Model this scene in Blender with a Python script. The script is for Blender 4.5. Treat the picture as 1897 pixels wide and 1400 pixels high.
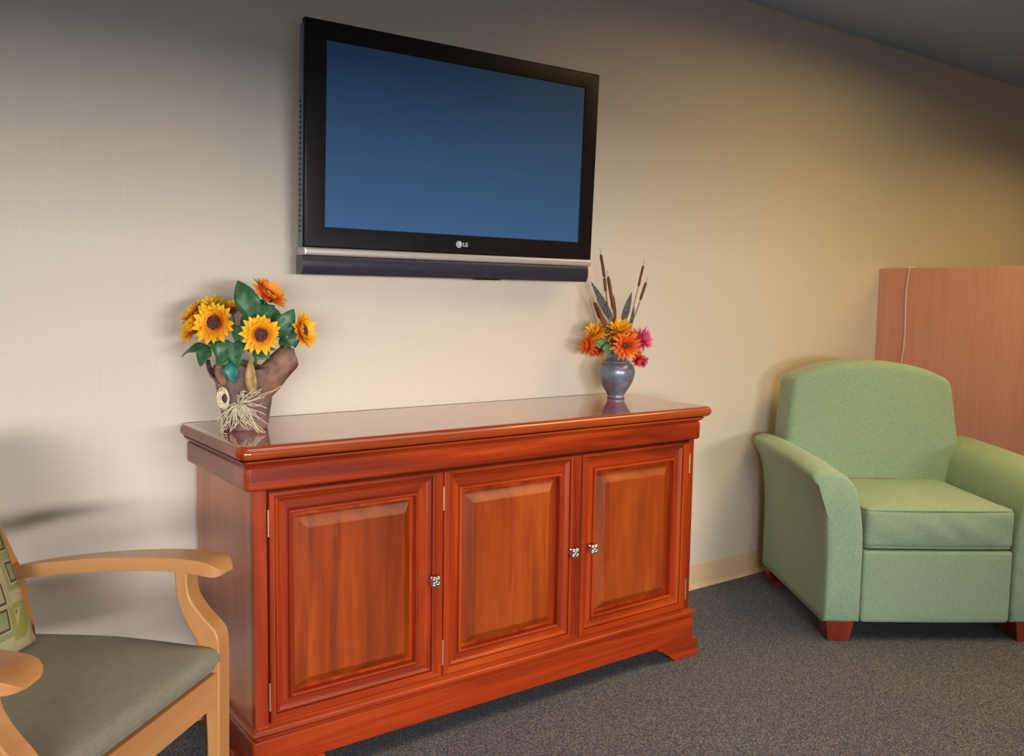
import bpy, bmesh, math, random
from mathutils import Vector, Matrix, Euler, noise
for o in list(bpy.data.objects): bpy.data.objects.remove(o, do_unlink=True)
SC = bpy.context.scene
COL = SC.collection
PI = math.pi
R = math.radians

# ------------------------------------------------------------------ camera
def make_camera():
    yaw, pitch, roll = -0.6315, -0.0925, 0.0155
    f = Vector((-math.sin(yaw)*math.cos(pitch), math.cos(yaw)*math.cos(pitch), math.sin(pitch)))
    r = Vector((math.cos(yaw), math.sin(yaw), 0)); u = r.cross(f)
    r2 = r*math.cos(roll)+u*math.sin(roll); u2 = -r*math.sin(roll)+u*math.cos(roll)
    cam = bpy.data.cameras.new('camera'); cam.sensor_width = 36; cam.lens = 1649.85/1897*36
    cam.clip_start = .05; cam.clip_end = 60
    o = bpy.data.objects.new('camera', cam); COL.objects.link(o)
    M = Matrix((r2, u2, -f)).transposed().to_4x4(); M.translation = Vector((-1.4979, -2.422, 1.195))
    o.matrix_world = M
    SC.camera = o
make_camera()

# ------------------------------------------------------------------ world, lights, exposure
w = bpy.data.worlds.new('world'); SC.world = w; w.use_nodes = True
w.node_tree.nodes['Background'].inputs[0].default_value = (.45, .70, 1.0, 1)
w.node_tree.nodes['Background'].inputs[1].default_value = 1.4
SC.view_settings.view_transform = 'Standard'; SC.view_settings.look = 'None'
SC.view_settings.gamma = 1; SC.view_settings.use_curve_mapping = False
SC.view_settings.exposure = 0.0

def area(name, loc, target, sx, sy, power, col, spread=180):
    l = bpy.data.lights.new(name, 'AREA'); l.shape = 'RECTANGLE'; l.size = sx; l.size_y = sy
    l.energy = power; l.color = col; l.spread = R(spread)
    o = bpy.data.objects.new(name, l); COL.objects.link(o); o.location = loc
    d = Vector(target)-Vector(loc); o.rotation_euler = d.to_track_quat('-Z', 'Y').to_euler()
    return o
area('added_strip_light', (.1, -11.5, 1.13), (-.2, 0, .95), 5.0, .50, 103, (1, .95, .92), 70)  # added strip outside the room, throws a low band onto the back wall
area('added_soft_fill', (-2.9, -4.7, 1.15), (-.3, 0, .40), 3.0, .7, 12, (1, .96, .96), 36)  # added fill behind the camera, softens the shadows of the strip
area('overhead_light', (1.75, -1.3, 2.37), (1.75, -1.3, 0), 1.2, .6, 22, (1, .68, .26), 172)
area('overhead_light', (3.5, -1.3, 2.37), (3.5, -1.3, 0), 1.2, .6, 19, (1, .66, .24), 150)  # extra lamp added to brighten the far right of the back wall
area('overhead_light', (-.1, -1.0, 2.37), (-.1, -1.0, 0), 1.6, .4, 5, (1, .82, .58), 80)
area('overhead_light', (.85, -1.95, 2.37), (.85, -1.95, 0), 1.9, .7, 13, (1, .80, .54), 140)

# ------------------------------------------------------------------ materials
def lin(c):
    c = c/255
    return c/12.92 if c <= .04045 else ((c+.055)/1.055)**2.4
def rgb(r, g, b): return (lin(r), lin(g), lin(b), 1)
class Mat:
    def __init__(s, name, col, rough=.5, metal=0, coat=0, coat_rough=.1, spec=.5, sheen=0):
        s.m = bpy.data.materials.new(name); s.m.use_nodes = True; s.t = s.m.node_tree; s.n = s.t.nodes
        s.b = s.n['Principled BSDF']; s.b.inputs['Base Color'].default_value = col
        s.b.inputs['Roughness'].default_value = rough; s.b.inputs['Metallic'].default_value = metal
        s.b.inputs['Coat Weight'].default_value = coat; s.b.inputs['Coat Roughness'].default_value = coat_rough
        s.b.inputs['Specular IOR Level'].default_value = spec
        s.b.inputs['Sheen Weight'].default_value = sheen
    def L(s, a, b): s.t.links.new(a, b)
    def coord(s, scale=(1, 1, 1), kind='Object', rot=(0, 0, 0)):
        tc = s.n.new('ShaderNodeTexCoord'); mp = s.n.new('ShaderNodeMapping')
        mp.inputs['Scale'].default_value = scale; mp.inputs['Rotation'].default_value = rot
        s.L(tc.outputs[kind], mp.inputs[0]); return mp.outputs[0]
    def noise(s, vec, scale, detail=4, rough=.55, dist=0):
        t = s.n.new('ShaderNodeTexNoise'); t.inputs['Scale'].default_value = scale
        t.inputs['Detail'].default_value = detail; t.inputs['Roughness'].default_value = rough
        t.inputs['Distortion'].default_value = dist; s.L(vec, t.inputs['Vector']); return t.outputs[0]
    def ramp(s, fac, stops, interp='LINEAR'):
        r = s.n.new('ShaderNodeValToRGB'); e = r.color_ramp.elements; r.color_ramp.interpolation = interp
        e[0].position, e[0].color = stops[0]; e[1].position, e[1].color = stops[-1]
        for p, c in stops[1:-1]:
            x = e.new(p); x.color = c
        s.L(fac, r.inputs[0]); return r.outputs[0]
    def mix(s, fac, a, b, mode='MIX'):
        m = s.n.new('ShaderNodeMix'); m.data_type = 'RGBA'; m.blend_type = mode
        for sock, v in ((m.inputs[0], fac), (m.inputs[6], a), (m.inputs[7], b)):
            if hasattr(v, 'default_value'): s.L(v, sock)
            else: sock.default_value = v
        return m.outputs[2]
    def math(s, op, a, b=0.0, c=0.0):
        m = s.n.new('ShaderNodeMath'); m.operation = op
        for i, v in enumerate((a, b, c)):
            if hasattr(v, 'default_value'): s.L(v, m.inputs[i])
            else: m.inputs[i].default_value = v
        return m.outputs[0]
    def col(s, c): s.L(c, s.b.inputs['Base Color']); return s
    def bump(s, h, strength=.2, dist=.002):
        b = s.n.new('ShaderNodeBump'); b.inputs['Strength'].default_value = strength
        b.inputs['Distance'].default_value = dist; s.L(h, b.inputs['Height'])
        s.L(b.outputs[0], s.b.inputs['Normal']); return s

def wood(name, stops, axis, rough=.34, coat=.22, grain=(55, 55, 3), crough=.10, spec=.35, bumpv=.03, fine=.25):
    m = Mat(name, stops[0][1], rough, 0, coat, crough, spec)
    sc = {'z': (grain[0], grain[1], grain[2]), 'x': (grain[2], grain[0], grain[1]), 'y': (grain[0], grain[2], grain[1])}[axis]
    v = m.coord(sc)
    a = m.noise(v, .32, 4, .55, .8)
    c = m.ramp(a, stops)
    v2 = m.coord(tuple(q*6 for q in sc)); b2 = m.noise(v2, .6, 3, .6)
    d = m.ramp(b2, [(.3, (.62, .55, .5, 1)), (.6, (1, 1, 1, 1))])
    m.col(m.mix(fine, c, m.mix(1, c, d, 'MULTIPLY'))).bump(b2, bumpv, .001)
    return m.m
CH = [(.30, (.17, .016, .0025, 1)), (.5, (.34, .034, .0035, 1)), (.70, (.48, .070, .006, 1))]
CHP = [(.30, (.16, .022, .003, 1)), (.5, (.31, .050, .006, 1)), (.70, (.43, .085, .010, 1))]
cherry_z = wood('cherry_wood_vertical', CH, 'z')
cherry_x = wood('cherry_wood_lengthwise', CH, 'x')
cherry_y = wood('cherry_wood_crosswise', CH, 'y')
cherry_panel = wood('cherry_veneer', CHP, 'z', grain=(26, 26, 2.4), fine=.4, rough=.32, coat=.25, crough=.16)
cherry_side = wood('cherry_side_reflection_tint', [(.3, (.32, .068, .018, 1)), (.5, (.44, .112, .030, 1)), (.7, (.52, .155, .045, 1))], 'z', grain=(30, 30, 2.5), rough=.34, coat=.45, crough=.2)  # lighter, yellower stops stand in for the wall reflected in the side
cherry_top = wood('cherry_top_veneer', [(.3, (.24, .034, .006, 1)), (.5, (.36, .058, .010, 1)), (.7, (.46, .092, .014, 1))], 'x', rough=.25, coat=1, crough=.04, bumpv=0, spec=.5)
MP = [(.3, (.43, .185, .058, 1)), (.5, (.50, .235, .085, 1)), (.7, (.56, .28, .11, 1))]
maple = wood('maple_wood', MP, 'y', rough=.38, coat=.25, crough=.2, fine=.12, bumpv=.015, grain=(28, 28, 2))
maple_z = wood('maple_wood_upright', MP, 'z', rough=.38, coat=.25, crough=.2, fine=.12, bumpv=.015, grain=(28, 28, 2))
redfoot = wood('mahogany_foot', [(.3, (.20, .022, .008, 1)), (.7, (.30, .04, .014, 1))], 'z', rough=.35, coat=.3)
laminate = wood('rose_wood_laminate', [(.25, (.74, .34, .25, 1)), (.5, (.80, .39, .30, 1)), (.75, (.84, .43, .34, 1))], 'z',
                rough=.42, coat=.12, crough=.3, grain=(30, 30, 1.2), fine=.22, bumpv=.01)

def wallpaper():
    m = Mat('woven_wallpaper', rgb(212, 200, 178), .62, spec=.25)
    h = m.noise(m.coord((3, 3, 240)), 1.0, 3, .6); v = m.noise(m.coord((260, 260, 4)), 1.0, 3, .6)
    s = m.math('ADD', h, v)
    c = m.ramp(m.math('MULTIPLY', s, .5), [(.3, rgb(211, 202, 184)), (.7, rgb(217, 208, 192))])
    m.col(c).bump(s, .05, .0006); return m.m
def carpet():
    m = Mat('speckled_carpet', (.1, .1, .11, 1), .95, spec=.1, sheen=.1)
    vo = m.n.new('ShaderNodeTexVoronoi'); vo.inputs['Scale'].default_value = 360; m.L(m.coord((1, 1, 1)), vo.inputs['Vector'])
    sp_ = m.n.new('ShaderNodeSeparateColor'); m.L(vo.outputs['Color'], sp_.inputs[0])
    a = m.math('ADD', m.math('MULTIPLY', sp_.outputs[0], .32), m.math('MULTIPLY', m.noise(m.coord((1, 1, 1)), 190, 3, .75), .68)); b = m.noise(m.coord((1, 1, 1)), 95, 2, .6)
    big = m.noise(m.coord((1, 1, 1)), 3, 2, .5)
    c = m.ramp(a, [(.34, (.036, .041, .056, 1)), (.46, (.063, .073, .098, 1)), (.54, (.122, .132, .155, 1)), (.66, (.24, .245, .25, 1))])
    d = m.ramp(b, [(.35, (.70, .76, .98, 1)), (.5, (1, .98, .96, 1)), (.65, (1.15, .98, .84, 1))])
    e = m.mix(1, c, d, 'MULTIPLY')
    e = m.mix(1, e, m.ramp(big, [(.3, (.92, .92, .94, 1)), (.7, (1.04, 1.04, 1.03, 1))]), 'MULTIPLY')
    m.col(e).bump(a, .3, .003); return m.m
def fabric(name, c1, c2, scale=900, rough=.75, sheen=.3, weave=.18):
    m = Mat(name, c1, rough, spec=.3, sheen=sheen)
    h = m.noise(m.coord((1, 1, .18)), scale*.35, 2, .6); v = m.noise(m.coord((.2, .2, 1)), scale*.35, 2, .6)
    s = m.math('MULTIPLY', m.math('ADD', h, v), .5)
    m.col(m.ramp(s, [(.36, c1), (.64, c2)])).bump(s, weave, .0012); return m.m
green = fabric('sage_green_fabric', (.25, .38, .23, 1), (.35, .49, .33, 1))
seatfab = fabric('taupe_seat_vinyl', (.185, .178, .130, 1), (.23, .22, .165, 1), 500, .55, .1, .06)
def plain(name, col, rough=.5, metal=0, coat=0, var=.12, scale=40, spec=.5, bump=.0):
    m = Mat(name, col, rough, metal, coat, .1, spec)
    n = m.noise(m.coord(), scale, 3)
    lo = tuple(c*(1-var) for c in col[:3])+(1,); hi = tuple(min(1, c*(1+var)) for c in col[:3])+(1,)
    m.col(m.ramp(n, [(.35, lo), (.65, hi)]))
    if bump: m.bump(n, bump, .002)
    return m.m
wallm = wallpaper(); carpetm = carpet()
ceilm = plain('ceiling_paint', (.34, .47, .74, 1), .8, var=.02, scale=60)
basem = plain('vinyl_baseboard', (.74, .54, .33, 1), .45, var=.03)
blackp = plain('gloss_black_plastic', (.012, .009, .010, 1), .35, coat=0, var=.1, spec=.16)
navyp = plain('dark_navy_plastic', (.030, .028, .048, 1), .3, var=.1)
sidep = plain('blue_grey_side_plastic', (.10, .16, .20, 1), .3, var=.1)
silver = plain('silver_trim', (.52, .49, .44, 1), .35, .3, var=.03)
screenm = plain('lcd_blue_reflection', (.042, .132, .30, 1), .5, var=.02, scale=3, spec=.22)  # blue reflection on the dark glass put into the base colour
logow = plain('logo_white', (.62, .66, .68, 1), .4, var=.02)
chrome = plain('polished_chrome', (.86, .86, .90, 1), .08, 1, var=.02)
brass = plain('satin_brass', (.62, .36, .17, 1), .35, .7, var=.05)
darkin = plain('cabinet_interior', (.02, .008, .004, 1), .8)
potm = plain('brown_felt', (.23, .145, .125, 1), .85, var=.3, scale=25, spec=.2, bump=.3)
wrapm = plain('brown_crepe', (.24, .12, .07, 1), .6, var=.3, scale=30, bump=.3)
goldleaf = plain('golden_brown_leaf', (.40, .26, .08, 1), .45, var=.25, scale=60)
raffia = plain('raffia', (.72, .64, .46, 1), .7, var=.15, scale=120)
leafm = plain('dark_green_leaf', (.045, .150, .062, 1), .42, var=.3, scale=60, bump=.2)
leaft = plain('teal_leaf', (.03, .20, .16, 1), .42, var=.3, scale=60)
leafl = plain('light_green_leaf', (.09, .20, .05, 1), .5, var=.3, scale=60)
stemm = plain('green_stem', (.08, .14, .04, 1), .6)
discm = plain('dark_flower_disc', (.13, .04, .045, 1), .7, var=.9, scale=350, bump=1)
def petal(name, base, tip, r0, r1):
    m = Mat(name, tip, .55, spec=.3)
    at = m.n.new('ShaderNodeAttribute'); at.attribute_name = 't'
    c = m.ramp(at.outputs['Fac'], [(r0, base), (r1, tip)])
    m.col(c); m.b.inputs['Subsurface Weight'].default_value = 0
    return m.m
pet_yel = petal('sunflower_petal', (.85, .14, .015, 1), (.98, .55, .02, 1), .22, .72)
pet_org = petal('orange_sunflower_petal', (.80, .12, .02, 1), (.95, .34, .03, 1), .15, .8)
mum_yel = petal('yellow_mum_petal', (.85, .22, .02, 1), (.95, .50, .02, 1), 0, .7)
mum_org = petal('orange_mum_petal', (.80, .10, .03, 1), (.92, .22, .03, 1), 0, .8)
mum_red = petal('red_mum_petal', (.60, .04, .02, 1), (.82, .10, .04, 1), 0, .8)
mum_pink = petal('pink_mum_petal', (.55, .04, .12, 1), (.78, .14, .28, 1), 0, .8)
cattail = plain('brown_cattail', (.17, .055, .02, 1), .8, var=.2, scale=200)
reed = plain('dry_reed', (.22, .13, .07, 1), .7, var=.3, scale=100)
featherm = plain('speckled_feather', (.10, .095, .09, 1), .7, var=.95, scale=260)
cordm = plain('white_cord', (.80, .66, .62, 1), .5, var=.03)
def ceramic():
    m = Mat('blue_glazed_ceramic', (.1, .1, .2, 1), .32, .35, .6, .12)
    n = m.noise(m.coord((1, 1, 1)), 22, 4, .6)
    m.col(m.ramp(n, [(.3, (.20, .10, .13, 1)), (.46, (.20, .20, .27, 1)), (.6, (.22, .29, .38, 1)), (.75, (.30, .38, .36, 1))]))
    return m.m
ceramicm = ceramic()
def pillow_pattern():
    m = Mat('patterned_pillow_fabric', (.4, .4, .2, 1), .8, spec=.2)
    v = m.coord((1, 1, 1))
    vo = m.n.new('ShaderNodeTexVoronoi'); vo.distance = 'CHEBYCHEV'; vo.inputs['Scale'].default_value = 13; vo.inputs['Randomness'].default_value = .55
    m.L(v, vo.inputs['Vector'])
    ce = m.ramp(vo.outputs['Color'], [(.1, rgb(150, 146, 76)), (.35, rgb(136, 146, 98)), (.55, rgb(165, 158, 118)), (.8, rgb(100, 84, 66))], 'CONSTANT')
    ring = m.ramp(vo.outputs['Distance'], [(0, (1, 1, 1, 1)), (.20, (0, 0, 0, 1)), (.30, (1, 1, 1, 1)), (.44, (0, 0, 0, 1))], 'CONSTANT')
    c = m.mix(ring, rgb(176, 166, 128), ce)
    e = m.ramp(vo.outputs['Distance'], [(0, (0, 0, 0, 1)), (.20, (1, 1, 1, 1)), (.26, (0, 0, 0, 1))], 'CONSTANT')
    m.col(m.mix(e, c, rgb(88, 72, 58))); return m.m
pillowm = pillow_pattern()
pipingm = plain('pale_piping', (.50, .56, .50, 1), .7)

# ------------------------------------------------------------------ helpers
def obj(name, bm, mats, parent=None, smooth=False, bevel=0, seg=3, subsurf=0):
    bmesh.ops.recalc_face_normals(bm, faces=bm.faces)
    me = bpy.data.meshes.new(name); bm.to_mesh(me); bm.free()
    for m in (mats if isinstance(mats, (list, tuple)) else [mats]): me.materials.append(m)
    if smooth:
        for p in me.polygons: p.use_smooth = True
    o = bpy.data.objects.new(name, me); COL.objects.link(o)
    if parent: o.parent = parent
    if bevel:
        b = o.modifiers.new('bevel', 'BEVEL'); b.width = bevel; b.segments = seg; b.limit_method = 'ANGLE'; b.angle_limit = R(40)
        for p in me.polygons: p.use_smooth = True
        b.harden_normals = True
    if subsurf:
        s = o.modifiers.new('subsurf', 'SUBSURF'); s.levels = subsurf; s.render_levels = subsurf
    return o
def thing(name, label, cat, loc=(0, 0, 0), rz=0, group=None):
    o = bpy.data.objects.new(name, None); COL.objects.link(o); o.location = loc; o.rotation_euler = (0, 0, rz)
    o.empty_display_size = .1; o['label'] = label; o['category'] = cat
    if group: o['group'] = group
    return o
def tag(o, label, cat, group=None):
    o['label'] = label; o['category'] = cat
    if group: o['group'] = group
    return o
def struct(name, bm, mat, **k):
    o = obj(name, bm, mat, **k); o['kind'] = 'structure'; return o
def box(bm, x0, x1, y0, y1, z0, z1, mi=0):
    v = [bm.verts.new(p) for p in ((x0, y0, z0), (x1, y0, z0), (x1, y1, z0), (x0, y1, z0), (x0, y0, z1), (x1, y0, z1), (x1, y1, z1), (x0, y1, z1))]
    for f in ((0, 3, 2, 1), (4, 5, 6, 7), (0, 1, 5, 4), (1, 2, 6, 5), (2, 3, 7, 6), (3, 0, 4, 7)):
        bm.faces.new([v[i] for i in f]).material_index = mi
def loft(bm, rings, cap0=True, cap1=True, closed=True):
    V = [[bm.verts.new(p) for p in r] for r in rings]
    n = len(V[0])
    for a, b in zip(V, V[1:]):
        for i in range(n if closed else n-1):
            j = (i+1) % n; bm.faces.new((a[i], a[j], b[j], b[i]))
    if cap0: bm.faces.new(V[0][::-1])
    if cap1: bm.faces.new(V[-1])
    return V
def rrect(x0, x1, y0, y1, r, z, k=6):
    """rounded rectangle, only the two front (y0) corners rounded"""
    p = []
    for cx, cy, a0 in ((x0+r, y0+r, PI), (x1-r, y0+r, 1.5*PI)):
        for i in range(k+1):
            a = a0+i/k*PI/2; p.append((cx+r*math.cos(a), cy+r*math.sin(a), z))
    p += [(x1, y1, z), (x0, y1, z)]
    return p
def tube(bm, pts, radii, n=8, cap=True, flat=1.0):
    pts = [Vector(p) for p in pts]; rings = []
    up = None
    for i, p in enumerate(pts):
        t = (pts[min(i+1, len(pts)-1)]-pts[max(i-1, 0)]).normalized()
        if up is None:
            up = t.orthogonal().normalized()
        up = (up-t*up.dot(t)).normalized(); s = t.cross(up)
        r = radii[i] if isinstance(radii, (list, tuple)) else radii
        rings.append([p+(up*math.cos(2*PI*k/n)+s*math.sin(2*PI*k/n)*flat)*r for k in range(n)])
    loft(bm, rings, cap, cap)
def lathe(bm, prof, n=40, c=(0, 0)):
    rings = [[(c[0]+r*math.cos(2*PI*i/n), c[1]+r*math.sin(2*PI*i/n), z) for i in range(n)] for r, z in prof]
    loft(bm, rings)
def rbox(bm, size, r, n=10, deform=None, power=None):
    """rounded box centred on the origin with an even grid on every face; deform(p)->p"""
    hx, hy, hz = (s/2 for s in size); seen = {}
    def vert(p):
        q = Vector(p)
        c = Vector((max(-hx+r, min(hx-r, q.x)), max(-hy+r, min(hy-r, q.y)), max(-hz+r, min(hz-r, q.z))))
        d = q-c
        if d.length > 1e-9: q = c+d.normalized()*r
        if deform: q = Vector(deform(q))
        key = (round(p[0], 5), round(p[1], 5), round(p[2], 5))
        if key not in seen: seen[key] = bm.verts.new(q)
        return seen[key]
    def ticks(h):
        e = [-h, -h+r*.3, -h+r*.65, -h+r]; m = [(-h+r)+(2*h-2*r)*i/n for i in range(1, n)]
        return e+m+[h-r, h-r*.65, h-r*.3, h]
    tx, ty, tz = ticks(hx), ticks(hy), ticks(hz)
    def face(A, B, mk, flip):
        for i in range(len(A)-1):
            for j in range(len(B)-1):
                q = [vert(mk(A[i], B[j])), vert(mk(A[i+1], B[j])), vert(mk(A[i+1], B[j+1])), vert(mk(A[i], B[j+1]))]
                if len(set(q)) == 4:
                    try: bm.faces.new(q[::-1] if flip else q)
                    except ValueError: pass
    for s in (-1, 1):
        face(tx, ty, lambda a, b: (a, b, s*hz), s < 0)
        face(tx, tz, lambda a, b: (a, s*hy, b), s > 0)
        face(ty, tz, lambda a, b: (s*hx, a, b), s < 0)
def prism(bm, poly, axis, a, b, mi=0):
    """extrude a 2D polygon along axis ('x': poly=(y,z), 'y': poly=(x,z))"""
    def P(p, t): return (t, p[0], p[1]) if axis == 'x' else ((p[0], t, p[1]) if axis == 'y' else (p[0], p[1], t))
    A = [bm.verts.new(P(p, a)) for p in poly]; B = [bm.verts.new(P(p, b)) for p in poly]
    n = len(poly)
    for i in range(n): bm.faces.new((A[i], A[(i+1) % n], B[(i+1) % n], B[i])).material_index = mi
    bm.faces.new(A[::-1]).material_index = mi; bm.faces.new(B).material_index = mi
def smooth_poly(pts, it=2):
    for _ in range(it):
        q = []
        for i in range(len(pts)):
            a, b = pts[i], pts[(i+1) % len(pts)]
            q.append(tuple(a[k]*.75+b[k]*.25 for k in range(len(a)))); q.append(tuple(a[k]*.25+b[k]*.75 for k in range(len(a))))
        pts = q
    return pts
def catmull(pts, k=6):
    P = [pts[0]]+list(pts)+[pts[-1]]; out = []
    for i in range(1, len(P)-2):
        for s in range(k):
            t = s/k
            out.append(tuple(.5*((2*P[i][d])+(-P[i-1][d]+P[i+1][d])*t+(2*P[i-1][d]-5*P[i][d]+4*P[i+1][d]-P[i+2][d])*t*t+(-P[i-1][d]+3*P[i][d]-3*P[i+1][d]+P[i+2][d])*t**3) for d in range(len(P[0]))))
    out.append(tuple(pts[-1])); return out

# ------------------------------------------------------------------ the setting
WY = .025
bm = bmesh.new(); box(bm, -5, 5, WY, WY+.12, 0, 2.387); struct('wall_back', bm, wallm)
bm = bmesh.new(); box(bm, -5, 5, -6, WY+.12, -.1, 0); struct('floor', bm, carpetm)
bm = bmesh.new(); box(bm, -5, 5, -6, WY+.12, 2.387, 2.48); struct('ceiling', bm, ceilm)
bm = bmesh.new(); box(bm, 5, 5.1, -6, WY, 0, 2.387); struct('wall_right', bm, wallm)
bm = bmesh.new(); box(bm, -5.1, -5, -6, WY, 0, 2.387); struct('wall_left', bm, wallm)
bm = bmesh.new()          # unseen wall behind the camera, slot added to keep light off the upper wall
for x0, x1, z0, z1 in ((-5, -4.9, 0, 2.387), (-2.6, .8, 1.35, 2.387), (-2.6, .8, 0, .05), (.8, 5, 0, 2.387), (-4.9, -2.6, 0, 2.387)):
    box(bm, x0, x1, -6.12, -6, z0, z1)
struct('wall_front_beam_slot', bm, wallm)
bm = bmesh.new(); prism(bm, [(WY, 0), (WY-.014, 0), (WY-.013, .004), (WY-.006, .014), (WY-.0045, .02), (WY-.0045, .098), (WY-.003, .101), (WY, .102)], 'x', -5, 2.47)
struct('baseboard_back', bm, basem)

# ------------------------------------------------------------------ sideboard
SB = thing('sideboard', 'glossy reddish cherry wood sideboard with three panel doors under the television', 'sideboard', (0, 0, 0))
def sided(o):          # the grain runs front to back on the end faces
    for p in o.data.polygons:
        if abs(p.normal.x) > .55: p.material_index = 1
    o.modifiers.new('wn', 'WEIGHTED_NORMAL').weight = 80
    return o
# carcass
bm = bmesh.new()
box(bm, -.781, .703, -.411, 0, .05, .81)
o = obj('carcass', bm, cherry_side, SB, bevel=.002)
for xa, xb in ((-.782, -.749), (.681, .704)):
    bm = bmesh.new(); box(bm, xa, xb, -.434, -.4112, .15, .80); obj('stile', bm, cherry_z, SB, bevel=.0015)
bm = bmesh.new(); box(bm, -.749, .681, -.434, -.4112, .146, .163); obj('bottom_rail', bm, cherry_x, SB, bevel=.001)
# top slab : thumb moulded edge
bm = bmesh.new()
rings = []
x0, x1, yf = -.820, .778, -.455
for ins, z in ((.030, .806), (.012, .8065), (.006, .810), (.002, .815), (0, .821), (.0005, .827), (.003, .833), (.008, .8375), (.014, .8395), (.022, .840)):
    rings.append(rrect(x0+ins, x1-ins, yf+ins, .004, .028-ins*.6, z, 8))
loft(bm, rings); sided(obj('top', bm, [cherry_top, cherry_y], SB, smooth=True, bevel=0))
# breadboard joint line on top (a thin raised lip of the end strip)
# cornice + frieze
bm = bmesh.new(); rings = []
x0, x1, yf = -.803, .722, -.448
for ins, z in ((.022, .733), (.008, .7335), (.002, .737), (0, .742), (0, .786), (.001, .789), (.0045, .7915), (.0045, .793), (.001, .795), (-.004, .799), (-.008, .803), (-.009, .8065)):
    rings.append(rrect(x0+ins, x1-ins, yf+ins, .002, .014, z, 5))
loft(bm, rings); o = sided(obj('frieze', bm, [cherry_x, cherry_y], SB, smooth=True))
# base moulding and plinth
bm = bmesh.new(); rings = []
x0, x1, yf = -.792, .722, -.446
for ins, z in ((.02, .056), (.002, .056), (.001, .058), (.001, .126), (.004, .130), (.009, .1315), (.009, .135), (.004, .137), (-.001, .140), (-.004, .146), (-.002, .152), (.003, .1555), (.010, .1575), (.013, .161), (.014, .168)):
    rings.append(rrect(x0+ins, x1-ins, yf+ins, .002, .010, z, 4))
loft(bm, rings); o = sided(obj('plinth', bm, [cherry_x, cherry_y], SB, smooth=True))
# bracket feet
def foot(sx, x_out, x_in, front=True):
    bm = bmesh.new(); s = 1 if x_out > x_in else -1
    y0, y1 = (-.452, -.424) if front else (-.03, -.002)
    d = abs(x_out-x_in)
    prism(bm, [(x_in, .0575), (x_in, .050), (x_in+s*(d*.10), .044), (x_in+s*(d*.30), .020), (x_in+s*(d*.42), 0), (x_out, 0), (x_out, .0575)], 'y', y0, y1)
    if front: prism(bm, [(-.424, 0), (-.34, 0), (-.31, .03), (-.27, .05), (-.27, .0575), (-.424, .0575)], 'x', x_out-s*.028, x_out)
    obj('foot', bm, cherry_x, SB, bevel=.002)
foot(1, .735, .548); foot(-1, -.800, -.613); foot(1, .705, .60, False); foot(-1, -.78, -.67, False)
# doors
def ring(x0, x1, z0, z1, l, r, t, b, y): return [(x0+l, y, z0+b), (x1-r, y, z0+b), (x1-r, y, z1-t), (x0+l, y, z1-t)]
FRONT = -.440
def door(x0, x1, L, Rr, knob_x, hinge_x, hs):
    """L, Rr: insets (outer step, bead, field) at the left and right"""
    z0, z1 = .1655, .7275
    T = (.010, .055, .097); B = (.020, .056, .093)
    prof = [(0, 0, .020), (0, 0, .003), (0, .002, .0005), (0, .004, 0), (1, -.002, 0), (1, 0, .001), (1, .0006, .0085), (1, .0030, .0085), (1, .0036, .0045), (1, .006, .0045), (1, .011, .0085), (1, .016, .0105), (2, -.010, .0105), (2, -.0085, .0135), (2, -.0065, .0135), (2, -.0055, .0050), (2, -.003, .0020), (2, 0, .0020), (2, .002, .005), (2, .003, .014), (2, .0045, .027), (2, .008, .027)]
    def R_(k, e, d):
        g = lambda A: (0 if k == 0 else A[k-1])+e
        return ring(x0, x1, z0, z1, g(L), g(Rr), g(T), g(B), FRONT+d)
    bm = bmesh.new(); V = loft(bm, [R_(*p) for p in prof], True, False)
    bm.faces.ensure_lookup_table()
    for f in bm.faces:
        c = f.calc_center_median(); n = f.verts
        zs = [v.co.z for v in n]; xs = [v.co.x for v in n]
        f.material_index = 1 if (max(xs)-min(xs)) > (max(zs)-min(zs)) else 0
    d = obj('door', bm, [cherry_z, cherry_x], SB, bevel=.0007, seg=1)
    for p in d.data.polygons: p.use_smooth = False
    bm = bmesh.new()
    pr = [(2, .0075, .027), (2, .0095, .0220), (3, -.003, .0030), (3, 0, .0012), (3, .004, .0012)]
    loft(bm, [R_(*p) for p in pr], True, True); pn = obj('raised_panel', bm, cherry_panel, d)
    # knob
    bm = bmesh.new(); kz = .4385
    def sph(c, r, sy=1.0, n=8):
        m = Matrix.Translation(c) @ Matrix.Diagonal((r[0], r[1], r[2], 1))
        bmesh.ops.create_icosphere(bm, subdivisions=2, radius=1, matrix=m)
    tube(bm, [(knob_x, FRONT+.003, kz), (knob_x, FRONT-.002, kz), (knob_x, FRONT-.003, kz), (knob_x, FRONT-.012, kz)], [.010, .010, .0055, .0055], 16)
    for a in (45, 135, 225, 315):
        sph((knob_x+math.cos(R(a))*.0095, FRONT-.018, kz+math.sin(R(a))*.0105), (.0078, .0075, .0085))
    sph((knob_x, FRONT-.019, kz), (.007, .006, .007))
    obj('knob', bm, chrome, d, smooth=True)
    for z, h in ((.655, .062), (.232, .066)):
        bm = bmesh.new(); tube(bm, [(hinge_x, FRONT+.001, z-h/2), (hinge_x, FRONT+.001, z+h/2)], .0026, 10)
        for q in (-1, 0, 1): tube(bm, [(hinge_x, FRONT+.001, z+q*h/2-.0012), (hinge_x, FRONT+.001, z+q*h/2+.0012)], .0030, 10)
        obj('hinge', bm, brass, d, smooth=False)
    return d
door(-.7455, -.2665, (.014, .055, .096), (.033, .080, .118), -.300, -.7475, 1)
door(-.2640, .2155, (.020, .057, .094), (.040, .080, .122), .180, -.2655, 1)
door(.2185, .6785, (.016, .057, .092), (.026, .068, .114), .2545, .6800, 1)

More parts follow.
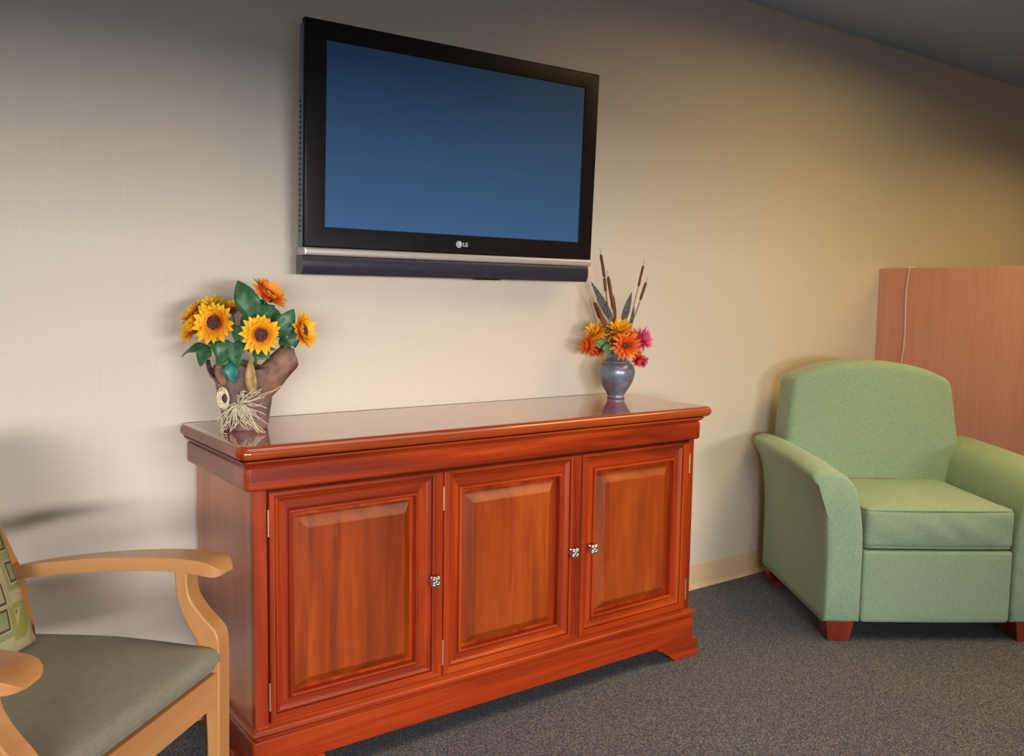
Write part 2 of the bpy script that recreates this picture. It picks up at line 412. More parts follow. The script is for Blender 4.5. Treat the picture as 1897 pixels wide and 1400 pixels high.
# ------------------------------------------------------------------ television
TV = thing('television', 'large flat black television with blue grey screen, mounted on the wall above the sideboard', 'television', (.012, -.088, 1.32), -.026)
tvt = Matrix.Rotation(.042, 4, 'X')
def tilt(bm): bmesh.ops.transform(bm, matrix=tvt, verts=bm.verts)
bm = bmesh.new()
loft(bm, [ring(-.514, .514, 0, .611, a, a, a, a, y) for a, y in ((.02, .046), (.004, .032), (0, .024), (0, .004), (.0015, .001), (.004, 0), (.010, -.0005), (.060, .0006), (.0615, .0045))], True, False)
b = bm
# reshape inner rings to the screen opening
bm.verts.ensure_lookup_table()
vs = list(bm.verts)
for v in vs[-8:]:
    e = .0015 if v in vs[-4:] else 0
    v.co.x = (-.452+e) if v.co.x < 0 else (.456-e)
    v.co.z = (.056+e) if v.co.z < .3 else (.561-e)
tilt(bm); obj('bezel', bm, blackp, TV, bevel=.001, seg=2)
bm = bmesh.new(); box(bm, -.4515, .4555, .0035, .02, .0565, .5605); tilt(bm); obj('screen', bm, screenm, TV)
bm = bmesh.new(); box(bm, -.40, .40, .055, .085, .06, .54); tilt(bm); obj('rear_housing', bm, blackp, TV, bevel=.01)
bm = bmesh.new(); prism(bm, [(.010, -.002), (.0115, .596), (.034, .596), (.034, -.002)], 'x', -.5165, -.5135); tilt(bm); obj('side_trim', bm, sidep, TV)
bm = bmesh.new(); loft(bm, [ring(-.513, .513, -.022, -.001, a, a, a, a, y) for a, y in ((0, .04), (0, .000), (.002, -.003), (.006, -.005))]); tilt(bm); obj('silver_strip', bm, silver, TV)
bm = bmesh.new(); pr = [(.05, -.0225), (.004, -.0225), (.001, -.03), (-.0005, -.045), (.001, -.062), (.006, -.073), (.012, -.0765), (.05, -.0765)]
prism(bm, pr, 'x', -.5155, .505); tilt(bm); obj('speaker_bar', bm, navyp, TV, bevel=.001)
bm = bmesh.new()
for i in range(12): box(bm, .05+i*.0085, .055+i*.0085, .004, .02, -.0785, -.0760)
tilt(bm); obj('control_buttons', bm, blackp, TV)
bm = bmesh.new()
for i in range(26):
    zz = .04+i*.014; box(bm, -.5172, -.516, .016, .030, zz, zz+.006)
tilt(bm); obj('side_vents', bm, blackp, TV)
# logo: disc with the face, and two letters
bm = bmesh.new(); n = 28
cx, cz, rr = -.0135, .0285, .0105
loft(bm, [[(cx+r*math.cos(2*PI*i/n), y, cz+r*math.sin(2*PI*i/n)) for i in range(n)] for r, y in ((rr, .0008), (rr, -.0012), (rr*.9, -.0018))])
tilt(bm); obj('emblem', bm, logow, TV)
bm = bmesh.new(); y0, y1 = -.0026, -.0016
def bar(xa, xb, za, zb): box(bm, xa, xb, y0, y1, za, zb)
bar(cx-.0042, cx-.0032, cz-.004, cz+.005); bar(cx-.0042, cx+.001, cz-.0045, cz-.0035)   # L inside
arc = [(cx+.0078*math.cos(a), cz+.0078*math.sin(a)) for a in [R(t) for t in range(60, 361, 12)]]
for (xa, za), (xb, zb) in zip(arc, arc[1:]):
    prism(bm, [(xa, za), (xb, zb), (cx+(xb-cx)*.86, cz+(zb-cz)*.86), (cx+(xa-cx)*.86, cz+(za-cz)*.86)], 'y', y0, y1)
bar(cx+.002, cx+.0072, cz-.0006, cz+.0006)
tilt(bm); obj('emblem_line', bm, plain('logo_grey', (.20, .22, .24, 1), .5, var=.02), TV)
def letter(parts):
    bm = bmesh.new()
    for xa, xb, za, zb in parts: box(bm, xa, xb, -.0014, .0012, za, zb)
    tilt(bm); obj('letter', bm, logow, TV)
zb_, zt_ = .0222, .0348
letter([(.0005, .0033, zb_, zt_), (.0005, .0080, zb_, zb_+.0026)])
letter([(.0092, .0118, zb_, zt_), (.0092, .0180, zt_-.0026, zt_), (.0092, .0180, zb_, zb_+.0026), (.0154, .0180, zb_, zb_+.0062), (.0136, .0180, zb_+.0044, zb_+.0066)])
bm = bmesh.new(); box(bm, -.10, .10, .085, .112, .20, .42); obj('wall_bracket', bm, blackp, TV)

# ------------------------------------------------------------------ partition and cord
PT = obj('partition', (lambda b: (box(b, 2.474, 2.512, -2.0, WY-.001, 0, 1.351), b)[1])(bmesh.new()), laminate, bevel=.0015)
tag(PT, 'chest high partition in reddish pink wood laminate, standing behind the green armchair', 'partition')
bm = bmesh.new(); random.seed(4)
pts = [(2.500, -.130, 1.3535), (2.476, -.1285, 1.3545), (2.4705, -.128, 1.348)]
for i in range(1, 15):
    z = 1.348-i*.095; pts.append((2.4712, -.128+.020*(i/6 if i < 6 else 1)+.006*math.sin(i*1.35), max(z, .01)))
tube(bm, catmull(pts, 5), .0036, 8)
tag(obj('cord', bm, cordm, smooth=True), 'thin white cord hanging over the top edge and down the pink wood partition', 'cord')

# ------------------------------------------------------------------ green armchair
AC = thing('armchair', 'sage green upholstered armchair with reddish wood feet in front of the partition', 'armchair', (1.183, -.627, 0), R(-34.5))
UC = .3985
def arm(side):
    # profile in (u,z) for the left arm
    outer = [(0, .07), (.0, .20), (-.001, .33), (-.008, .43), (-.020, .505), (-.040, .555), (-.057, .583), (-.060, .602), (-.047, .617), (-.018, .625), (.025, .618), (.065, .598), (.092, .562), (.108, .515), (.120, .45), (.128, .38), (.130, .30), (.130, .07)]
    prof = catmull(outer, 4)
    cu, cz = .055, .34
    rings = []
    for v, s, dz in ((-.004, .0, 0), (-.0045, .55, 0), (-.004, .90, 0), (.001, .965, 0), (.010, .99, 0), (.024, 1, 0), (.2, 1, .0), (.4, 1, .006), (.6, 1, .010), (.685, 1, .008), (.700, .98, .006), (.706, .93, .004), (.706, .5, .004)):
        ring_ = []
        for u, z in prof:
            if s == 1: uu, zz = u, z
            else:
                # inset by distance rather than scale near the rim
                k = (1-s)
                uu = cu+(u-cu)*(1-k*(1.0 if k > .2 else 1.6)); zz = cz+(z-cz)*(1-k*(1.0 if k > .2 else .55))
            if s == 0: uu, zz = cu+(u-cu)*.08, cz+(z-cz)*.08
            if z > .25: zz += dz*(z-.25)/.35
            # soft drop at the front of the arm top
            if z > .5: zz -= .020*max(0, 1-v/.16)**2*(z-.5)/.12
            if side > 0: uu = 2*UC-uu
            ring_.append((uu, v, zz))
        rings.append(ring_)
    bm = bmesh.new(); loft(bm, rings); return obj('arm', bm, green, AC, smooth=True)
arm(-1); arm(1)
def piping(pts, r=.0028, name='piping', parent=AC, mat=green):
    bm = bmesh.new(); tube(bm, pts, r, 8); return obj(name, bm, mat, parent, smooth=True)
# front rail
bm = bmesh.new()
def d_rail(p):
    x, y, z = p; return (x, y-.004*(1-(x/.27)**2), z)
rbox(bm, (.531, .10, .258), .012, 8, d_rail)
bmesh.ops.translate(bm, verts=bm.verts, vec=(UC, .053, .198)); obj('front_rail', bm, green, AC, smooth=True)
# body between the arms, under the cushion and behind
bm = bmesh.new(); rbox(bm, (.54, .62, .24), .02, 4); bmesh.ops.translate(bm, verts=bm.verts, vec=(UC, .385, .195)); obj('seat_deck', bm, green, AC, smooth=True)
# cushion
def d_cush(p):
    x, y, z = p
    kx = 1-(abs(x)/.265)**2.6; ky = 1-(abs(y)/.27)**2.6
    c = max(0, kx)*max(0, ky)
    if z > 0: z += .020*c
    else: z -= .003*c
    fr = max(0, (-y-.20)/.07)
    if fr > 0:
        z2 = z*(1-.0*fr)
        y -= .010*(1-(z/.06)**2)*max(0, kx)
        # creases on the front boxing
        y += .0035*math.sin(x*34+z*46+1.5*math.sin(x*11))*max(0, 1-(z/.062)**2)*(.4+.6*noise.noise(Vector((x*9, z*12, 3))))*1.3
    z += .003*noise.noise(Vector((x*6, y*6, 1)))
    return (x, y, z)
bm = bmesh.new(); rbox(bm, (.526, .530, .138), .018, 34, d_cush); bmesh.ops.translate(bm, verts=bm.verts, vec=(UC+.002, .268, .405))
CU = obj('seat_cushion', bm, green, AC, smooth=True)
def cush_line(z, e=.0):
    P = []
    for i in range(41):
        x = -.250+.5*i/40; kx = 1-(abs(x)/.265)**2.6
        P.append((UC+.002+x, .268-.262-.004*kx+e, z))
    return [(UC-.259, .10, z), (UC-.2595, .03, z)]+P+[(UC+.2635, .03, z), (UC+.263, .10, z)]
piping(cush_line(.470, .003), .003, parent=CU); piping(cush_line(.3385, .004), .003, parent=CU)
# back : arched, thick, slightly reclined
def d_back(p):
    x, y, z = p      # box .72 x .19 x .66, z from -.33 to .33
    t = (z+.33)/.66
    wv = 1.0-.085*max(0, (t-.45)/.55)**1.3+.012*math.sin(PI*t)
    arch = .046*(1-(abs(x)/.36)**2.0)-.036*(abs(x)/.36)**3.2
    xx = x*wv; zz = z+arch*max(0, t-.35)/.65
    bulge = .022*max(0, 1-(abs(x)/.35)**2.5)*math.sin(PI*min(1, max(0, t*1.05)))
    yy = y-bulge if y < 0 else y+bulge*.3
    yy += .075*(t-.5)
    # gathers near the edges of the front face
    if y < -.02:
        e = max(0, (abs(x)-.27)/.08)
        lowc = max(0, 1-abs(z+.03)/.13)+.5*max(0, 1-abs(z-.26)/.06); yy += .0035*math.sin((z*1.0-abs(x)*.8)*190)*e*lowc
    return (xx, yy, zz)
bm = bmesh.new(); rbox(bm, (.712, .17, .62), .026, 34, d_back); bmesh.ops.translate(bm, verts=bm.verts, vec=(.386, .625, .595))
BK = obj('backrest', bm, green, AC, smooth=True)
# feet
def afoot(u0, u1, v0, v1):
    bm = bmesh.new(); du = .012
    loft(bm, [[(u0+du, v0+.008, 0), (u1-du, v0+.008, 0), (u1-du, v1-.012, 0), (u0+du, v1-.012, 0)], [(u0, v0, .072), (u1, v0, .072), (u1, v1, .072), (u0, v1, .072)]])
    obj('foot', bm, redfoot, AC, bevel=.002)
afoot(.012, .112, .004, .094); afoot(2*UC-.106, 2*UC-.004, .004, .094); afoot(.004, .106, .60, .685); afoot(2*UC-.106, 2*UC-.004, .60, .685)

# ------------------------------------------------------------------ wooden armchair (left foreground)
GC = thing('guest_chair', 'light maple armchair with a taupe padded seat, beside the left end of the sideboard', 'chair', (-.935, -.715, 0), R(42))
UN = -.555     # near outer side
front = [(.006, 0), (.003, .15), (.001, .287), (-.002, .45), (-.002, .505), (.002, .532), (.013, .547), (.033, .566), (.051, .587), (.060, .604), (.064, .626), (.064, .656)]
back = [(.036, 0), (.030, .15), (.027, .287), (.028, .345), (.031, .40), (.036, .46), (.042, .505), (.059, .536), (.077, .567), (.086, .594), (.090, .618), (.092, .656)]
def fleg(u0, u1):
    bm = bmesh.new(); F = catmull(front, 4); Bk = catmull(back, 4)
    loft(bm, [[(u0, f[0], f[1]), (u1, f[0], f[1]), (u1, b[0], b[1]), (u0, b[0], b[1])] for f, b in zip(F, Bk)])
    obj('front_leg', bm, maple_z, GC, bevel=.004)
fleg(-.042, 0); fleg(UN, UN+.042)
def garm(sg):
    # top and bottom line (v, z); widths (inner, outer)
    top = [(-.012, .655), (-.004, .664), (.010, .673), (.035, .6785), (.11, .6795), (.23, .670), (.35, .653), (.43, .637), (.48, .625)]
    bot = [(-.010, .651), (-.002, .648), (.014, .648), (.040, .651), (.11, .652), (.23, .642), (.35, .626), (.43, .609), (.48, .597)]
    inn = [-.030, -.046, -.052, -.052, -.052, -.051, -.050, -.048, -.048]
    out = [-.002, .010, .022, .026, .026, .018, .010, .004, .002]
    P = catmull([t+b+(i, o) for t, b, i, o in zip(top, bot, inn, out)], 5)
    bm = bmesh.new(); rings = []
    for vt, zt, vb, zb, i, o in P:
        if sg < 0: i, o = UN-i, UN-o
        rings.append([(i, vb, zb), (o, vb, zb), (o, vt, zt-.004), (i, vt, zt)])
    loft(bm, rings); obj('armrest', bm, maple, GC, bevel=.009, seg=4)
garm(1); garm(-1)
def gpost(u0, u1):
    F = catmull([(.505, 0), (.455, .20), (.428, .38), (.425, .47), (.448, .60), (.485, .68), (.580, .88)], 5); Bk = catmull([(.540, 0), (.495, .20), (.468, .38), (.465, .47), (.485, .60), (.520, .68), (.612, .88)], 5)
    bm = bmesh.new(); loft(bm, [[(u0, f[0], f[1]), (u1, f[0], f[1]), (u1, b[0], b[1]), (u0, b[0], b[1])] for f, b in zip(F, Bk)])
    obj('back_leg', bm, plain_red, GC, bevel=.004)
plain_red = maple_z
gpost(-.044, -.016); gpost(UN+.016, UN+.044)
def rail(name, u0, u1, v0, v1, z0, z1, m=maple):
    bm = bmesh.new(); box(bm, u0, u1, v0, v1, z0, z1); obj(name, bm, m, GC, bevel=.003)
maple_x = wood('maple_wood_rail', MP, 'x', rough=.38, coat=.25, crough=.2, fine=.12, bumpv=.015, grain=(28, 28, 2))
rail('front_rail', UN+.042, -.042, .002, .024, .392, .456, maple_x)
rail('side_rail', -.034, -.012, .028, .42, .395, .452); rail('side_rail', UN+.012, UN+.034, .028, .42, .395, .452)
rail('rear_rail', UN+.04, -.04, .43, .452, .395, .452, maple_x)
rail('stretcher', -.034, -.014, .03, .475, .165, .200); rail('stretcher', UN+.014, UN+.034, .03, .475, .165, .200)
rail('stretcher', UN+.034, -.034, .24, .262, .168, .196, maple_x)
def d_seat(p):
    x, y, z = p
    kx = 1-(abs(x)/.262)**2.5; ky = 1-(abs(y)/.222)**2.5
    c = max(0, kx)*max(0, ky)
    if z > 0: z += .018*c
    if z < 0: s = 1-.03; x *= s; y *= s
    z -= .012*max(0, y/.222)
    return (x, y, z)
bm = bmesh.new(); rbox(bm, (.499, .445, .050), .022, 20, d_seat); bmesh.ops.translate(bm, verts=bm.verts, vec=((UN)/2, .2165, .481))
obj('seat', bm, seatfab, GC, smooth=True)
def d_gback(p):
    x, y, z = p; y += .40*(z+.02)+.03*(1-(x/.24)**2)-(.012*(1-(z/.16)**2) if y < 0 else 0); return (x, y, z)
bm = bmesh.new(); rbox(bm, (.440, .045, .34), .018, 14, d_gback); bmesh.ops.translate(bm, verts=bm.verts, vec=(UN/2, .530, .70)); obj('backrest', bm, seatfab, GC, smooth=True)

# patterned pillow leaning on the chair back
PW = thing('pillow', 'green and brown patterned throw pillow leaning on the back of the maple chair', 'pillow', (0, 0, 0))
PW.matrix_world = GC_M = Matrix.Translation((-.935, -.715, 0)) @ Matrix.Rotation(R(42), 4, 'Z') @ Matrix.Translation((-.300, .425, .682)) @ Matrix.Rotation(R(-19), 4, 'X') @ Matrix.Rotation(R(0), 4, 'Y')
def pil(bm, S=.205, T=.058, n=26):
    rows = {}
    for s in (-1, 1):
        for i in range(n+1):
            for j in range(n+1):
                a, b = -1+2*i/n, -1+2*j/n
                pin = 1-.10*(1-b*b)*a*a*0; 
                x = a*S*(1-.03*(1-b*b)-.05*max(0, b)**3); z = b*S*(1-.03*(1-a*a))
                th = T*max(0, (1-a**4)*(1-b**4))**.55
                th *= 1+.06*noise.noise(Vector((a*2, b*2, s)))
                edge = i in (0, n) or j in (0, n)
                key = (i, j, 0 if edge else s)
                if key not in rows: rows[key] = bm.verts.new((x, s*th if not edge else 0, z))
        for i in range(n):
            for j in range(n):
                k = lambda p, q: rows[(p, q, 0 if (p in (0, n) or q in (0, n)) else s)]
                f = [k(i, j), k(i+1, j), k(i+1, j+1), k(i, j+1)]
                try: bm.faces.new(f if s < 0 else f[::-1])
                except ValueError: pass
bm = bmesh.new(); pil(bm); obj('cover', bm, pillowm, PW, smooth=True)
bm = bmesh.new(); P = []
for a, b in [(-1+2*i/16, -1) for i in range(16)]+[(1, -1+2*i/16) for i in range(16)]+[(1-2*i/16, 1) for i in range(16)]+[(-1, 1-2*i/16) for i in range(17)]:
    P.append((a*.205*(1-.03*(1-b*b)-.05*max(0, b)**3), 0, b*.205*(1-.03*(1-a*a))))
tube(bm, P, .004, 8); obj('piping', bm, pipingm, PW, smooth=True)

# ------------------------------------------------------------------ flowers
def petal_mesh(bm, M, L, W, cup, tl, nseg=6, tip=.5, attr=None, fold=.12):
    """a petal growing from the origin along +x, in matrix M"""
    rows = []
    for i in range(nseg+1):
        t = i/nseg
        w = W*(math.sin(PI*min(1, t**.75*.86+.10)))*(1 if t < .999 else .12)
        x = L*t; z = cup*L*t*t+tip*0
        rows.append([bm.verts.new(M @ Vector((x, s*w/2, z+(abs(s)*fold*w)))) for s in (-1, 0, 1)])
        for v in rows[-1]: v[attr] = t
    for a, b in zip(rows, rows[1:]):
        for k in (0, 1): bm.faces.new((a[k], a[k+1], b[k+1], b[k]))
def basis(n):
    n = Vector(n).normalized(); return n.to_track_quat('Z', 'Y').to_matrix().to_4x4()
def flower(parent, name, c, n, rad, mat, layers, disc_r, W, seed, disc=True, jitter=.12, disc_mat=None):
    random.seed(seed)
    bm = bmesh.new(); at = bm.verts.layers.float.new('t')
    B = Matrix.Translation(c) @ basis(n)
    for cnt, sc, elev, cup in layers:
        for k in range(cnt):
            a = 2*PI*(k+random.uniform(-.25, .25))/cnt
            el = elev+random.uniform(-jitter, jitter); L = rad*sc*random.uniform(.88, 1.08)
            M = B @ Matrix.Rotation(a, 4, 'Z') @ Matrix.Translation((disc_r*.6, 0, 0)) @ Matrix.Rotation(-el, 4, 'Y') @ Matrix.Rotation(random.uniform(-.25, .25), 4, 'X')
            petal_mesh(bm, M, L-disc_r*.6, W*random.uniform(.85, 1.15), cup+random.uniform(-.1, .1), None, attr=at)
    f = obj(name, bm, mat, parent, smooth=True)
    if disc:
        bm = bmesh.new()
        for i in range(90):
            r = disc_r*math.sqrt((i+.5)/90); a = i*2.39996
            p = Vector((r*math.cos(a), r*math.sin(a), .004+.005*(1-(r/disc_r)**2)))
            bmesh.ops.create_icosphere(bm, subdivisions=1, radius=disc_r*.10, matrix=B @ Matrix.Translation(p))
        lathe_rings = [[B @ Vector((r*math.cos(2*PI*i/16), r*math.sin(2*PI*i/16), z)) for i in range(16)] for r, z in ((disc_r*.5, -.008), (disc_r*.98, -.003), (disc_r*.98, .003), (disc_r*.6, .007), (disc_r*.1, .009))]
        loft(bm, lathe_rings)
        obj('disc', bm, disc_mat or discm, f, smooth=True)
    # calyx
    bm = bmesh.new()
    loft(bm, [[B @ Vector((r*math.cos(2*PI*i/12), r*math.sin(2*PI*i/12), z)) for i in range(12)] for r, z in ((.003, -.018), (disc_r*.55, -.013), (disc_r*.85, -.008), (disc_r*.5, -.005))])
    obj('calyx', bm, stemm, f, smooth=True)
    return f
def leaf(parent, base, tipp, W, up, mat=None, name='leaf', curl=.15, fold=.18):
    b = Vector(base); t = Vector(tipp); d = t-b; L = d.length; x = d.normalized()
    u = Vector(up); u = (u-x*u.dot(x)).normalized(); y = u.cross(x)
    bm = bmesh.new(); rows = []; n = 10
    for i in range(n+1):
        s = i/n; w = W*(math.sin(PI*min(.985, s**.72)))**.8 if i < n else W*.02
        if i == 0: w = W*.08
        c = b+x*(L*s)+u*(curl*L*math.sin(PI*s))
        rows.append([bm.verts.new(c+y*(k*w/2)+u*(abs(k)*fold*w*.5+.06*w*math.sin(9*s+k*2))) for k in (-1, -.5, 0, .5, 1)])
    for p, q in zip(rows, rows[1:]):
        for k in range(4): bm.faces.new((p[k], p[k+1], q[k+1], q[k]))
    o = obj(name, bm, mat or leafm, parent, smooth=True)
    o.modifiers.new('thick', 'SOLIDIFY').thickness = .0008
    return o
def stem(parent, a, b, r=.0022, mat=None, name='stem'):
    a, b = Vector(a), Vector(b); m = (a+b)/2+Vector((0, 0, .015))
    bm = bmesh.new(); tube(bm, catmull([tuple(a), tuple(m), tuple(b)], 5), r, 6); return obj(name, bm, mat or stemm, parent, smooth=True)

# --- sunflower pot. local x = to the right as seen from the middle of the room, -y towards it
SP = thing('sunflower_arrangement', 'pot of yellow and orange sunflowers in brown wrap on the left end of the sideboard', 'flower arrangement', (-.700, -.162, .840), -.6315)
K = .001386
def sp(px, py, d=0): return ((px-453)*K, -d, (791-py)*K)
bm = bmesh.new()
prof = [(.052, 0), (.055, .004), (.058, .03), (.064, .07), (.070, .11), (.076, .150), (.080, .168), (.076, .170), (.068, .150), (.060, .10)]
rings = []
for r, z in prof:
    rings.append([((r+(.004*math.sin(5*2*PI*i/60+z*30)+.003*math.sin(11*2*PI*i/60))*(z/.17))*math.cos(2*PI*i/60), (r+.004*math.sin(5*2*PI*i/60)*(z/.17))*math.sin(2*PI*i/60), z+(.010*math.sin(3*2*PI*i/60+1) if z > .13 else 0)) for i in range(60)])
loft(bm, rings); obj('pot', bm, potm, SP, smooth=True)
bm = bmesh.new(); lathe(bm, [(.01, .12), (.068, .12), (.066, .128), (.01, .130)], 24); obj('filler', bm, wrapm, SP)
# wrap corners
def wrap_corner(pts, W, mat=wrapm, name='wrap'):
    P = catmull(pts, 5); bm = bmesh.new(); rows = []
    n = len(P)
    for i, p in enumerate(P):
        s = i/(n-1); w = W*(.95-.25*s) if s < .85 else W*(.95-.25*s)*(1-(s-.85)/.15*.75)
        rows.append([bm.verts.new((p[0]-k*w*.35, p[1]+abs(k)*w*.30-.006*math.cos(k*6+s*5), p[2]+k*w*.5+.004*math.sin(8*s+3*k))) for k in (-1, -.6, -.2, .2, .6, 1)])
    for a, b in zip(rows, rows[1:]):
        for k in range(5): bm.faces.new((a[k], a[k+1], b[k+1], b[k]))
    o = obj(name, bm, mat, SP, smooth=True); o.modifiers.new('t', 'SOLIDIFY').thickness = .0012; return o
wrap_corner([sp(478, 712, .045), sp(505, 690, .045), sp(528, 665, .03), sp(545, 642, .01)], .072)
wrap_corner([sp(430, 715, .066), sp(412, 700, .070), sp(398, 680, .05), sp(390, 664, .02)], .06, potm)
leaf(SP, sp(485, 722, .082), sp(479, 652, .078), .028, (0, -1, .1), goldleaf, 'dried_leaf', curl=.10)
leaf(SP, sp(432, 705, .078), sp(418, 660, .074), .026, (0, -1, .1), wrapm, 'dried_leaf', curl=.10)
SUN = [(18, 1.0, .10, .10), (17, .90, .34, .22), (15, .74, .62, .3), (10, .54, .9, .3)]
def sun(px, py, d, n, rpx, mat, seed, **k):
    c = Vector(sp(px, py, d)); f = flower(SP, 'sunflower', c, n, rpx*K, mat, SUN, rpx*K*.40, rpx*K*.34, seed, **k)
    nn = Vector(n).normalized(); stem(SP, (c.x*.35, c.y*.3, .12), c-nn*.012)
sun(417, 592, .085, (-.12, -1, .22), 42, pet_yel, 1)
sun(500, 612, .085, (.22, -1, .12), 38, pet_yel, 2)
sun(370, 600, .045, (-1.0, -.75, .45), 38, pet_yel, 3)
sun(362, 578, .02, (-.9, -.3, .8), 30, pet_yel, 8)
sun(388, 566, .01, (-.35, -.35, 1), 38, pet_yel, 4)
sun(424, 566, -.03, (.1, -.2, 1), 30, pet_yel, 7)
sun(503, 541, .03, (.85, -.30, .9), 42, pet_org, 5)
sun(563, 606, .02, (1, -.30, .25), 38, pet_yel, 6)
F_ = (0, -1, .2)
leaf(SP, sp(488, 582, .055), sp(452, 516, .05), .062, F_)
leaf(SP, sp(470, 590, .045), sp(520, 560, .05), .040, (0, -1, .6))
leaf(SP, sp(520, 618, .03), sp(548, 566, .02), .050, (.3, -1, .2))
leaf(SP, sp(540, 600, .02), sp(550, 638, .02), .040, (.4, -1, .2))
leaf(SP, sp(404, 640, .055), sp(346, 657, .05), .038, (0, -.6, 1))
leaf(SP, sp(402, 640, .06), sp(388, 672, .075), .042, (-.3, -1, .5))
leaf(SP, sp(440, 622, .085), sp(432, 664, .100), .056, (0, -1, .3))
leaf(SP, sp(455, 625, .08), sp(462, 672, .100), .046, (0, -1, .2))
leaf(SP, sp(445, 660, .085), sp(454, 700, .096), .038, (0, -1, 0), leaft)
leaf(SP, sp(470, 640, .07), sp(522, 640, .06), .036, (0, -.8, .8))
leaf(SP, sp(425, 618, .06), sp(402, 600, .05), .040, (-.4, -.8, .6))
leaf(SP, sp(465, 600, .04), sp(452, 625, .08), .050, (0, -1, .6))
leaf(SP, sp(395, 575, .03), sp(410, 553, .02), .03, (0, -1, .3))
leaf(SP, sp(500, 575, .02), sp(478, 548, .01), .03, (0, -1, .3))
leaf(SP, sp(520, 640, .0), sp(545, 612, -.02), .04, (0, -1, .3))
leaf(SP, sp(462, 610, .03), sp(486, 574, .03), .055, (0, -1, .3))
leaf(SP, sp(470, 640, .06), sp(470, 600, .05), .050, (0, -1, .3))
leaf(SP, sp(480, 640, .05), sp(512, 655, .06), .042, (0, -1, .5))
leaf(SP, sp(505, 600, -.01), sp(500, 560, -.01), .055, (0, -1, .2))
leaf(SP, sp(410, 620, .05), sp(394, 630, .05), .035, (-.2, -1, .4))
leaf(SP, sp(440, 650, .08), sp(420, 668, .09), .035, (0, -1, .3))
# raffia bow: loops and loose strands
random.seed(11); bm = bmesh.new()
kn = Vector(sp(457, 738, .082))
for i in range(16):
    a = random.uniform(-.25, .25); R0 = random.uniform(.024, .040)
    P = []
    for t in range(13):
        th = 2*PI*t/12; P.append((kn.x-.022-R0*.62*(1-math.cos(th))*.55+random.uniform(-.0015, .0015), kn.y-.004-.008*math.sin(th/2)+random.uniform(-.002, .002), kn.z+.014+.62*R0*math.sin(th)+a*.02))
    tube(bm, P, .0011, 5)
obj('raffia_loop', bm, raffia, SP, smooth=True)
bm = bmesh.new()
ends = [(430, 800), (420, 770), (443, 800), (425, 783), (470, 775), (478, 785), (465, 768), (455, 775), (507, 795), (502, 790), (497, 798), (508, 775), (490, 770), (512, 745), (540, 704), (528, 712), (505, 725), (498, 715), (510, 760), (486, 712), (440, 765), (450, 782), (474, 760), (482, 772), (492, 755), (500, 740), (435, 748), (470, 715)]
for ex, ey in ends:
    for rep in range(1 if ex > 504 else 3):
        e = Vector(sp(ex+random.uniform(-4, 4), ey-2+random.uniform(-4, 3), random.uniform(.075, .105)))
        if e.z < .003: e.z = .003+.002*random.random()
        m1 = kn.lerp(e, .35)+Vector((random.uniform(-.011, .011), -random.uniform(.004, .018), random.uniform(-.006, .014)))
        m2 = kn.lerp(e, .7)+Vector((random.uniform(-.010, .010), -random.uniform(0, .012), random.uniform(-.010, .010)))
        tube(bm, [(q[0], q[1], max(q[2], .0025)) for q in catmull([tuple(kn), tuple(m1), tuple(m2), tuple(e)], 4)], .0009, 5)
# one folded strand that touches the top
tube(bm, [tuple(Vector(sp(446, 765, .09))), tuple(Vector(sp(424, 788, .095)))], .0012, 5)
tube(bm, [tuple(Vector(sp(424, 788, .095))), tuple(Vector(sp(443, 789, .115)))], .0012, 5)
obj('raffia_strands', bm, raffia, SP, smooth=True)

# --- vase
VS = thing('vase', 'small blue grey vase of autumn flowers on the right end of the sideboard', 'vase', (.645, -.115, .840), -.6315)
KV = .001888
def vp(px, py, d=0): return ((px-1137.5)*KV, -d, (738-py)*KV)
bm = bmesh.new()
prof = [(.001, 0), (.026, 0), (.030, .002), (.031, .006), (.029, .010), (.033, .018), (.045, .036), (.056, .056), (.0635, .078), (.0655, .094), (.063, .108), (.056, .120), (.048, .127), (.0485, .130), (.044, .133), (.038, .138), (.034, .144), (.034, .150), (.037, .156), (.039, .158), (.0375, .161), (.033, .160), (.030, .154), (.028, .142), (.001, .140)]
lathe(bm, catmull(prof, 3), 56); obj('vessel', bm, ceramicm, VS, smooth=True)
MUM = [(15, 1.05, -.15, -.1), (17, 1.0, .25, .15), (16, .88, .62, .2), (14, .70, .95, .2), (10, .5, 1.25, .0), (5, .32, 1.45, 0)]
def mum(px, py, d, n, rpx, mat, seed):
    c = Vector(vp(px, py, d)); flower(VS, 'chrysanthemum', c, n, rpx*KV, mat, MUM, rpx*KV*.22, rpx*KV*.26, seed, disc=False, jitter=.2)
    nn = Vector(n).normalized(); stem(VS, (c.x*.12, c.y*.1, .150), c-nn*.014, .0018)
mum(1097, 617, .02, (-.5, -.5, .8), 27, mum_yel, 21)
mum(1083, 640, .03, (-1, -.5, .1), 22, mum_org, 22)
mum(1140, 612, .03, (0, -.7, .8), 28, mum_yel, 23)
mum(1150, 638, .06, (.15, -1, .15), 29, mum_org, 24)
mum(1165, 628, .03, (.5, -.8, .4), 22, mum_red, 26)
mum(1182, 627, .01, (.8, -.6, .35), 27, mum_pink, 25)
mum(1173, 664, .045, (.6, -.7, -.5), 15, mum_red, 27)
mum(1184, 668, .03, (1, -.5, -.4), 15, mum_pink, 28)
mum(1105, 648, -.01, (-.5, -.2, -.2), 16, mum_red, 29)
mum(1092, 650, .02, (-.6, -.6, -.6), 13, mum_red, 30)
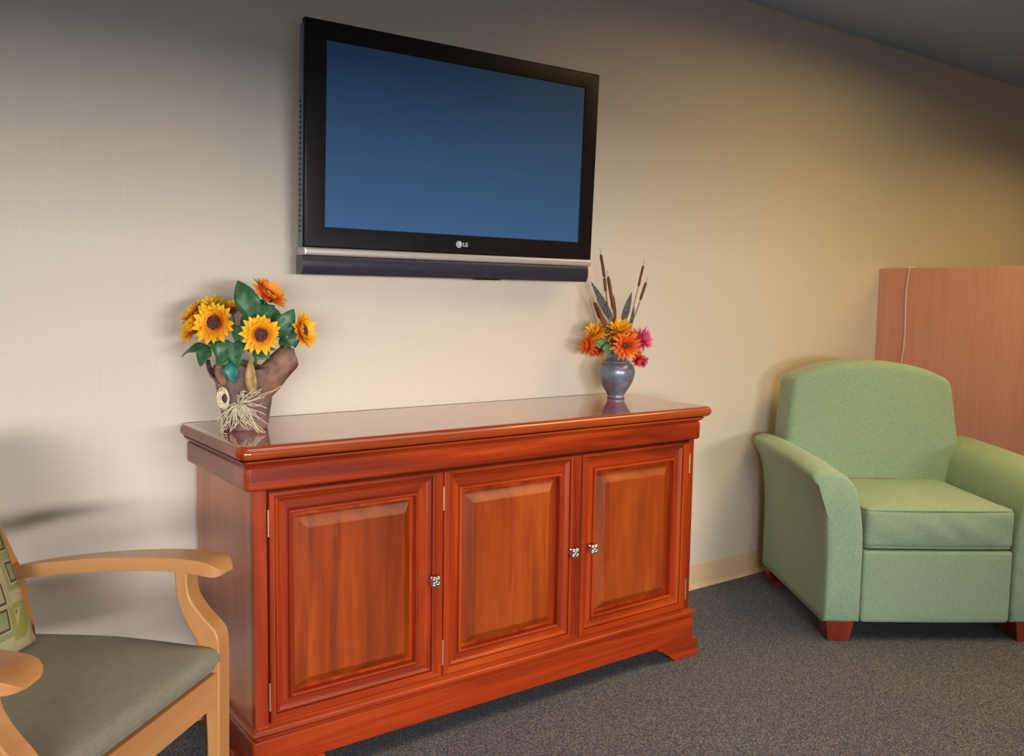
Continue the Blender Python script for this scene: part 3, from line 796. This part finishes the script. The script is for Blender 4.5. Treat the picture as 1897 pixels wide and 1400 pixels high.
leaf(VS, vp(1118, 640, .035), vp(1088, 632, .045), .036, (0, -1, .2), leafl, curl=.1)
leaf(VS, vp(1112, 635, .045), vp(1120, 655, .06), .034, (0, -1, .2), leafl, curl=.1)
leaf(VS, vp(1165, 645, .035), vp(1180, 662, .045), .03, (0, -1, .2), leafl, curl=.1)
def cat(tp, bt, d0=0, r=.0055, name='cattail'):
    t = Vector(vp(*tp, d0)); b = Vector(vp(*bt, d0)); root = Vector((0, 0, .150)); root.x = max(-.022, min(.022, b.x*.3))
    bm = bmesh.new(); tube(bm, [root, b.lerp(root, .4)+Vector((0, 0, .01)), b, t+(t-b).normalized()*.022], [.0016, .0015, .0014, .0006], 6)
    s = obj(name, bm, reed, VS, smooth=True)
    bm = bmesh.new(); tube(bm, [b, b.lerp(t, .04), b.lerp(t, .1), b.lerp(t, .9), b.lerp(t, .97), t], [.0018, r*.8, r, r, r*.7, .0012], 10)
    obj('seed_head', bm, cattail, s, smooth=True)
cat((1103, 472), (1111, 515)); cat((1110, 515), (1113, 540), .01); cat((1117, 512), (1129, 575), .005, .0062)
cat((1182, 491), (1174, 530), 0, .0045); cat((1188, 522), (1178, 555), 0, .0050); cat((1092, 560), (1104, 590), .01, .006)
def feather(bt, tp, W, d0=0, mat=None):
    return leaf(VS, vp(*bt, d0), vp(*tp, d0), W, (0, -1, .1), mat or featherm, 'feather', curl=.02, fold=.1)
feather((1130, 600), (1086, 522), .026, .0); feather((1136, 640), (1100, 575), .026, .02, reed); feather((1146, 600), (1162, 540), .024, .0)
feather((1128, 640), (1095, 560), .016, .025, cattail); feather((1133, 600), (1129, 545), .012, -.005, cattail); feather((1162, 600), (1168, 566), .010, 0)
feather((1142, 655), (1122, 600), .024, .035, cattail)
for a, b in (((1098, 600), (1084, 552)), ((1160, 595), (1170, 545)), ((1165, 595), (1178, 560)), ((1110, 590), (1098, 555))):
    bm = bmesh.new(); tube(bm, [Vector((0, 0, .150)), Vector(vp(*a)), Vector(vp(*b))], [.0016, .0014, .0006], 6); obj('reed', bm, reed, VS, smooth=True)
